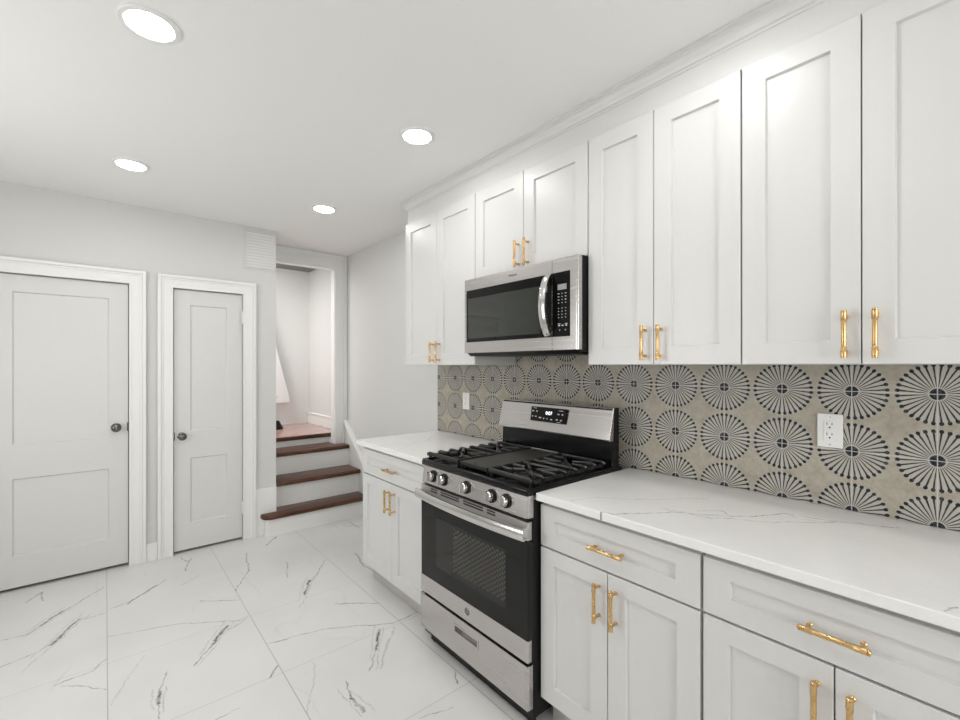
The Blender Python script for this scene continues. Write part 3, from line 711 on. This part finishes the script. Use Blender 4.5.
# oven door
bm = rounded_front(new(), dy0, dy1, 0.270, 0.803, RX + 0.002, 0.030, 0.006)
od = obj('oven_door', bm, M['glass'], t); od['label'] = 'black glass oven door'
obj('lower_band', rounded_front(new(), dy0 - 0.0006, dy1 + 0.0006, 0.2695, 0.352, RX, 0.020, 0.006), M['steel'], od)
ut = obj('upper_band', rounded_front(new(), dy0 - 0.0006, dy1 + 0.0006, 0.735, 0.8035, RX, 0.020, 0.006), M['steelr'], od)
bm = new()
for a, b in ((1.822, 1.767), (1.738, 1.595), (1.563, 1.428), (1.402, 1.350)):
    for z in (0.7845, 0.7960): box(bm, RX - 0.0006, RX + 0.001, b, a, z - 0.0034, z + 0.0034)
obj('vent_slot', bm, M['slot'], ut)
w = obj('oven_window', box(new(), RX + 0.0012, RX + 0.0022, 1.288, 1.778, 0.428, 0.664), M['window_glass'], od)
def screen():
    t = NT('oven_dot_screen'); p = t.pos(); s_ = t.n('ShaderNodeSeparateXYZ'); t.l(p, s_.inputs[0])
    yy = t.math('MULTIPLY', s_.outputs['Y'], 34.0); zz = t.math('MULTIPLY', s_.outputs['Z'], 48.0); a = t.math('ADD', yy, zz); b = t.math('SUBTRACT', yy, zz)
    fa = t.math('SUBTRACT', t.math('FRACT', a), 0.5); fb = t.math('SUBTRACT', t.math('FRACT', b), 0.5)
    r = t.math('SQRT', t.math('ADD', t.math('MULTIPLY', fa, fa), t.math('MULTIPLY', fb, fb)))
    hue = t.mix(t.rng(t.noise(p, 9.0, 2), 0.35, 0.65), (0.075, 0.055, 0.062), (0.060, 0.072, 0.045))
    t.l(t.mix(t.rng(r, 0.25, 0.4, 1.0, 0.0), (0.020, 0.020, 0.018), hue), t.b.inputs['Base Color'])
    t.b.inputs['Roughness'].default_value = 0.07; t.b.inputs['Specular IOR Level'].default_value = 0.35
    return t.m
obj('dot_screen', box(new(), RX + 0.0008, RX + 0.0013, 1.292, 1.640, 0.452, 0.650), screen(), w)
# badge: ring with monogram
by, bz = 1.538, 0.311
bm = lathe(new(), (RX, by, bz), (-1, 0, 0), [(0.0165, 0), (0.0165, 0.0012), (0.0155, 0.0016), (0.0, 0.0016)], 32)
bd = obj('badge', bm, M['griddle'], od)
bm = new(); ring = [(by + 0.0145 * math.cos(a), bz + 0.0145 * math.sin(a)) for a in [k * 2 * PI / 32 for k in range(33)]]
tube(bm, [(RX - 0.0018, y, z) for y, z in ring], 0.0008, 6); obj('badge_ring', bm, M['steelv'], bd)
obj('monogram', text_bm('GE', 0.0165, (RX - 0.0018, by, bz), (0, -1, 0), (0, 0, 1)), M['steelv'], bd)
# broad bowed handle
N = 28; ys = [1.158 + (1.908 - 1.158) * k / N for k in range(N + 1)]
def hh(i):
    s = 2 * i / N - 1; x = RX - 0.030 - 0.020 * (1 - s * s); z = 0.7645 + 0.001 * s; d = 0.0075; hgt = 0.0205
    return [Vector((x + a * d, ys[i], z + b * hgt)) for a, b in ((-0.5, -1), (-1, -0.75), (-1, 0.75), (-0.5, 1), (0.5, 1), (1, 0.75), (1, -0.75), (0.5, -1))]
h = obj('handle', sweep(new(), ys, hh), M['steelv'], od, smooth=True)
for y in (1.1705, 1.8955): obj('handle_bracket', box(new(), RX - 0.032, RX + 0.001, y - 0.010, y + 0.010, 0.748, 0.781, 0.003), M['steelv'], od)
# control panel (leans back slightly) with rounded right/left returns
bm = new(); r = 0.012
def cpf(u, v, d):
    lean = (d - 0.818) * 0.12
    return (v + lean, u, d)
A = [k * PI / 2 / 6 for k in range(7)]; X = RX - 0.004; th = 0.040; y0, y1 = ry0 + 0.003, 1.899
pts = [(y0, X + th), (y0, X + r)] + [(y0 + r - r * math.cos(a), X + r - r * math.sin(a)) for a in A[1:]] + [(y1 - r + r * math.sin(a), X + r - r * math.cos(a)) for a in A] + [(y1, X + th)]
prism(bm, pts, cpf, 0.8185, 0.902); pan = obj('control_panel', bm, M['steel'], t, smooth=True)
for y in (1.802, 1.713, 1.5415, 1.373, 1.285):
    z = 0.860; xx = RX - 0.004 + (z - 0.818) * 0.12; ax = (-1, 0, 0.12)
    k = obj('knob', lathe(new(), (xx, y, z), ax, [(0.0215, 0.010), (0.0225, 0.012), (0.0215, 0.026), (0.018, 0.0305), (0.0, 0.031)], 28), M['steelv'], pan, smooth=True)
    obj('knob_collar', lathe(new(), (xx, y, z), ax, [(0.0285, 0.0), (0.0285, 0.006), (0.0255, 0.0098), (0.0, 0.0098)], 28), M['black'], k, smooth=True)
    bm = new(); o_ = Vector((xx, y, z)); n_ = Vector(ax).normalized(); c_ = o_ + n_ * 0.0335
    prism(bm, [(-0.004, -0.021), (0.004, -0.021), (0.004, 0.021), (-0.004, 0.021)], lambda u, v, d: tuple(o_ + n_ * d + Vector((0, u, v))), 0.026, 0.040, 0.0015)
    obj('knob_grip', bm, M['steelv'], k)
    bm = new(); box(bm, xx - 0.0008, xx + 0.003, y - 0.041, y - 0.032, z - 0.010, z + 0.010); obj('knob_print', bm, M['lcd'], k)
# cooktop
bm = new(); box(bm, RX - 0.004, 1.86, ry0, 1.899, 0.9025, 0.9265, 0.005, 3)
ct = obj('cooktop', bm, M['black'], t, smooth=True)
bm = new(); box(bm, RX - 0.006, RX + 0.022, ry0 + 0.001, 1.893, 0.9000, 0.9330, 0.011, 4); box(bm, RX, 1.80, ry0, ry0 + 0.014, 0.9265, 0.9325, 0.002); box(bm, RX, 1.80, 1.885, 1.898, 0.9265, 0.9325, 0.002)
obj('cooktop_rim', bm, M['black'], ct, smooth=True)
for x in (1.385, 1.625):
    for y in (1.735, 1.345):
        b = obj('burner', lathe(new(), (x, y, 0.9265), (0, 0, 1), [(0.050, 0), (0.046, 0.006), (0.036, 0.008), (0.036, 0.013), (0, 0.013)], 28), M['griddle'], ct, smooth=True)
        obj('burner_cap', lathe(new(), (x, y, 0.9395), (0, 0, 1), [(0.034, 0), (0.036, 0.002), (0.034, 0.006), (0, 0.007)], 28), M['iron'], b, smooth=True)
def bar(bm, a, b, w=0.0068, h=0.0088):
    a, b = Vector(a), Vector(b); d = (b - a).normalized(); s = d.cross(Vector((0, 0, 1))).normalized(); u = s.cross(d)
    def pr(i):
        p = (a, b)[i]; return [p + s * (q * w) + u * (k * h) for q, k in ((-1, -1), (1, -1), (1, 0.4), (0.5, 1), (-0.5, 1), (-1, 0.4))]
    sweep(bm, [a, b], pr)
def grate(outer, inner, x0, x1):
    """outer: y of the edge by the counter (ends bend down), inner: y by the griddle"""
    bm = new(); zt = 0.953; s = 1 if outer > inner else -1
    bar(bm, (x0, inner, zt), (x1, inner, zt)); bar(bm, (x0, outer - s * 0.012, 0.943), (x1, outer - s * 0.012, 0.943), 0.006, 0.007)
    for k in range(8):
        x = x0 + (x1 - x0) * k / 7; cy = (outer + inner) / 2
        near = min(abs(x - 1.385), abs(x - 1.625))
        if near < 0.06 and 0 < k < 7:
            bar(bm, (x, inner, zt), (x, inner + (cy - inner) * 0.62, zt)); bar(bm, (x, outer - s * 0.014, zt), (x, cy + (outer - cy) * 0.38, zt))
        else: bar(bm, (x, inner, zt), (x, outer - s * 0.014, zt))
        bar(bm, (x, outer - s * 0.016, zt + 0.0005), (x, outer, 0.9475))
    for cx in (1.385, 1.625):
        cy = (outer + inner) / 2
        for q in (-1, 1):
            for p in (-1, 1): bar(bm, (cx + q * 0.018, cy + p * 0.018, zt), (cx + q * 0.072, cy + p * 0.085, zt))
    for x in (x0 + 0.006, (x0 + x1) / 2, x1 - 0.006):
        for y in (inner + s * 0.008, outer - s * 0.012): box(bm, x - 0.006, x + 0.006, y - 0.006, y + 0.006, 0.9262, zt - 0.002)
    return bm
gx0, gx1 = 1.262, 1.745
obj('grate', grate(1.905, 1.648, gx0, gx1), M['iron'], ct); obj('grate', grate(1.180, 1.432, gx0, gx1), M['iron'], ct)
bm = new(); box(bm, gx0 + 0.012, gx1 - 0.01, 1.445, 1.635, 0.944, 0.957, 0.003)
g = obj('griddle', bm, M['griddle'], ct)
obj('griddle_lip', box(new(), gx0 - 0.004, gx0 + 0.0115, 1.446, 1.634, 0.938, 0.958, 0.003), M['iron'], g)
for x in (gx0 + 0.02, gx1 - 0.02):
    for y in (1.46, 1.62): obj('griddle_foot', box(new(), x - 0.006, x + 0.006, y - 0.006, y + 0.006, 0.9262, 0.944), M['iron'], g)
obj('rear_trim', box(new(), 1.746, 1.760, 1.462, 1.676, 0.938, 0.962, 0.002), M['steel'], ct)
# back guard: black riser and leaning stainless control head
bgd = obj('backguard', prism(new(), [(1.777, 0.925), (1.783, 1.053), (1.786, 1.200), (1.838, 1.203), (1.838, 0.925)], lambda u, v, d: (u, d, v), ry0 + 0.004, 1.904, 0.003), M['black'], t)
bm = prism(new(), [(1.7525, 1.058), (1.756, 1.050), (1.786, 1.050), (1.796, 1.2055), (1.783, 1.2055), (1.7885, 1.202)], lambda u, v, d: (u, d, v), ry0 + 0.001, 1.908, 0.003, 3)
hd = obj('control_head', bm, M['steel'], t)
def HX(z): return 1.7525 + (z - 1.058) / (1.202 - 1.058) * 0.024
def on_head(bm, y0, y1, z0, z1, off0, off1):
    return prism(bm, [(y0, z0), (y1, z0), (y1, z1), (y0, z1)], lambda u, v, d: (HX(v) - d, u, v), off0, off1)
ds = obj('display', on_head(new(), 1.421, 1.662, 1.1045, 1.1795, -0.001, 0.0012), M['glass'], hd)
up = Vector((0.024, 0, 0.151)).normalized()
obj('digits', text_bm('0:07', 0.026, (HX(1.150) - 0.0016, 1.536, 1.150), (0, -1, 0), tuple(up)), M['digits'], ds)
KEYS = [(y, z, w, 0.003) for y, z, w in ((1.668, 1.156, 0.007), (1.640, 1.156, 0.004), (1.668, 1.128, 0.004), (1.645, 1.128, 0.005), (1.614, 1.124, 0.008), (1.588, 1.122, 0.004), (1.565, 1.122, 0.003), (1.536, 1.120, 0.006), (1.500, 1.122, 0.006), (1.472, 1.121, 0.006), (1.492, 1.150, 0.006), (1.466, 1.150, 0.005))]
KEYS += [(y, z, w, 0.0012) for y, z, w in ((1.655, 1.172, 0.012), (1.478, 1.168, 0.014), (1.486, 1.110, 0.012))]
for y, z, w, k in KEYS: obj('key_mark', on_head(new(), y - 0.02 - w, y - 0.02 + w, z - k, z + k, 0.0012, 0.0017), M['mark'], hd)

# ------------------------------------------------------------------ air vent and ceiling lights
t = thing('air_vent', 'white louvred air vent high on the wall right of the closet door', 'air vent', (0.973, DY, 2.345))
vx0, vx1, vz0, vz1 = 0.852, 1.094, 2.182, 2.500
bm = frame_face(new(), vx0, vx1, vz0, vz1, vx0 + 0.012, vx1 - 0.006, vz0 + 0.014, vz1 - 0.012, 0, 0.007)
for v in bm.verts: v.co = Vector((v.co.y, DY - 0.007 + v.co.x, v.co.z))
bmesh.ops.recalc_face_normals(bm, faces=bm.faces[:])
obj('frame', bm, M['wall'], t)
n = 12
for k in range(n):
    z = vz0 + 0.016 + (vz1 - vz0 - 0.032) * (k + 0.5) / n
    obj('louvre', prism(new(), [(DY - 0.0065, z - 0.009), (DY - 0.0055, z - 0.010), (DY - 0.001, z + 0.010), (DY - 0.002, z + 0.011)], lambda u, v, d: (d, u, v), vx0 + 0.011, vx1 - 0.005), M['hallwall'], t)

LAMPS = [(0.113, 1.828, 'recessed ceiling light nearest the camera at upper left'), (0.111, 3.169, 'recessed ceiling light in front of the wide left door'),
         (1.172, 1.866, 'recessed ceiling light in front of the microwave cabinet'), (1.204, 3.166, 'recessed ceiling light near the steps'),
         (1.19, 0.62, 'recessed ceiling light cut off by the top edge of the photo'), (0.113, 0.55, 'unseen recessed ceiling light above the camera, added for fill')]  # the last lamp is unseen, added to light the room
src = None
for x, y, lab in LAMPS:
    if src is None:
        src = thing('ceiling_light', lab, 'ceiling light', (x, y, ZC), 'recessed ceiling lights')
        p1 = obj('trim_ring', lathe(new(), (x, y, ZC - 0.0003), (0, 0, -1), [(0.0868, 0), (0.0868, 0.003), (0.084, 0.006), (0.070, 0.0075), (0.066, 0.005), (0.066, 0.001)], 48), M['canrim'], src, smooth=True)
        p2 = obj('diffuser', lathe(new(), (x, y, ZC - 0.0005), (0, 0, -1), [(0.0655, 0.0), (0.0655, 0.0045), (0.0, 0.0045)], 40), M['lamp'], src)
    else:
        c = src.copy(); COL.objects.link(c); c.location = (x, y, ZC if y < 4 else 2.545); c['label'] = lab
        for p in (p1, p2):
            d = p.copy(); COL.objects.link(d); d.parent = c
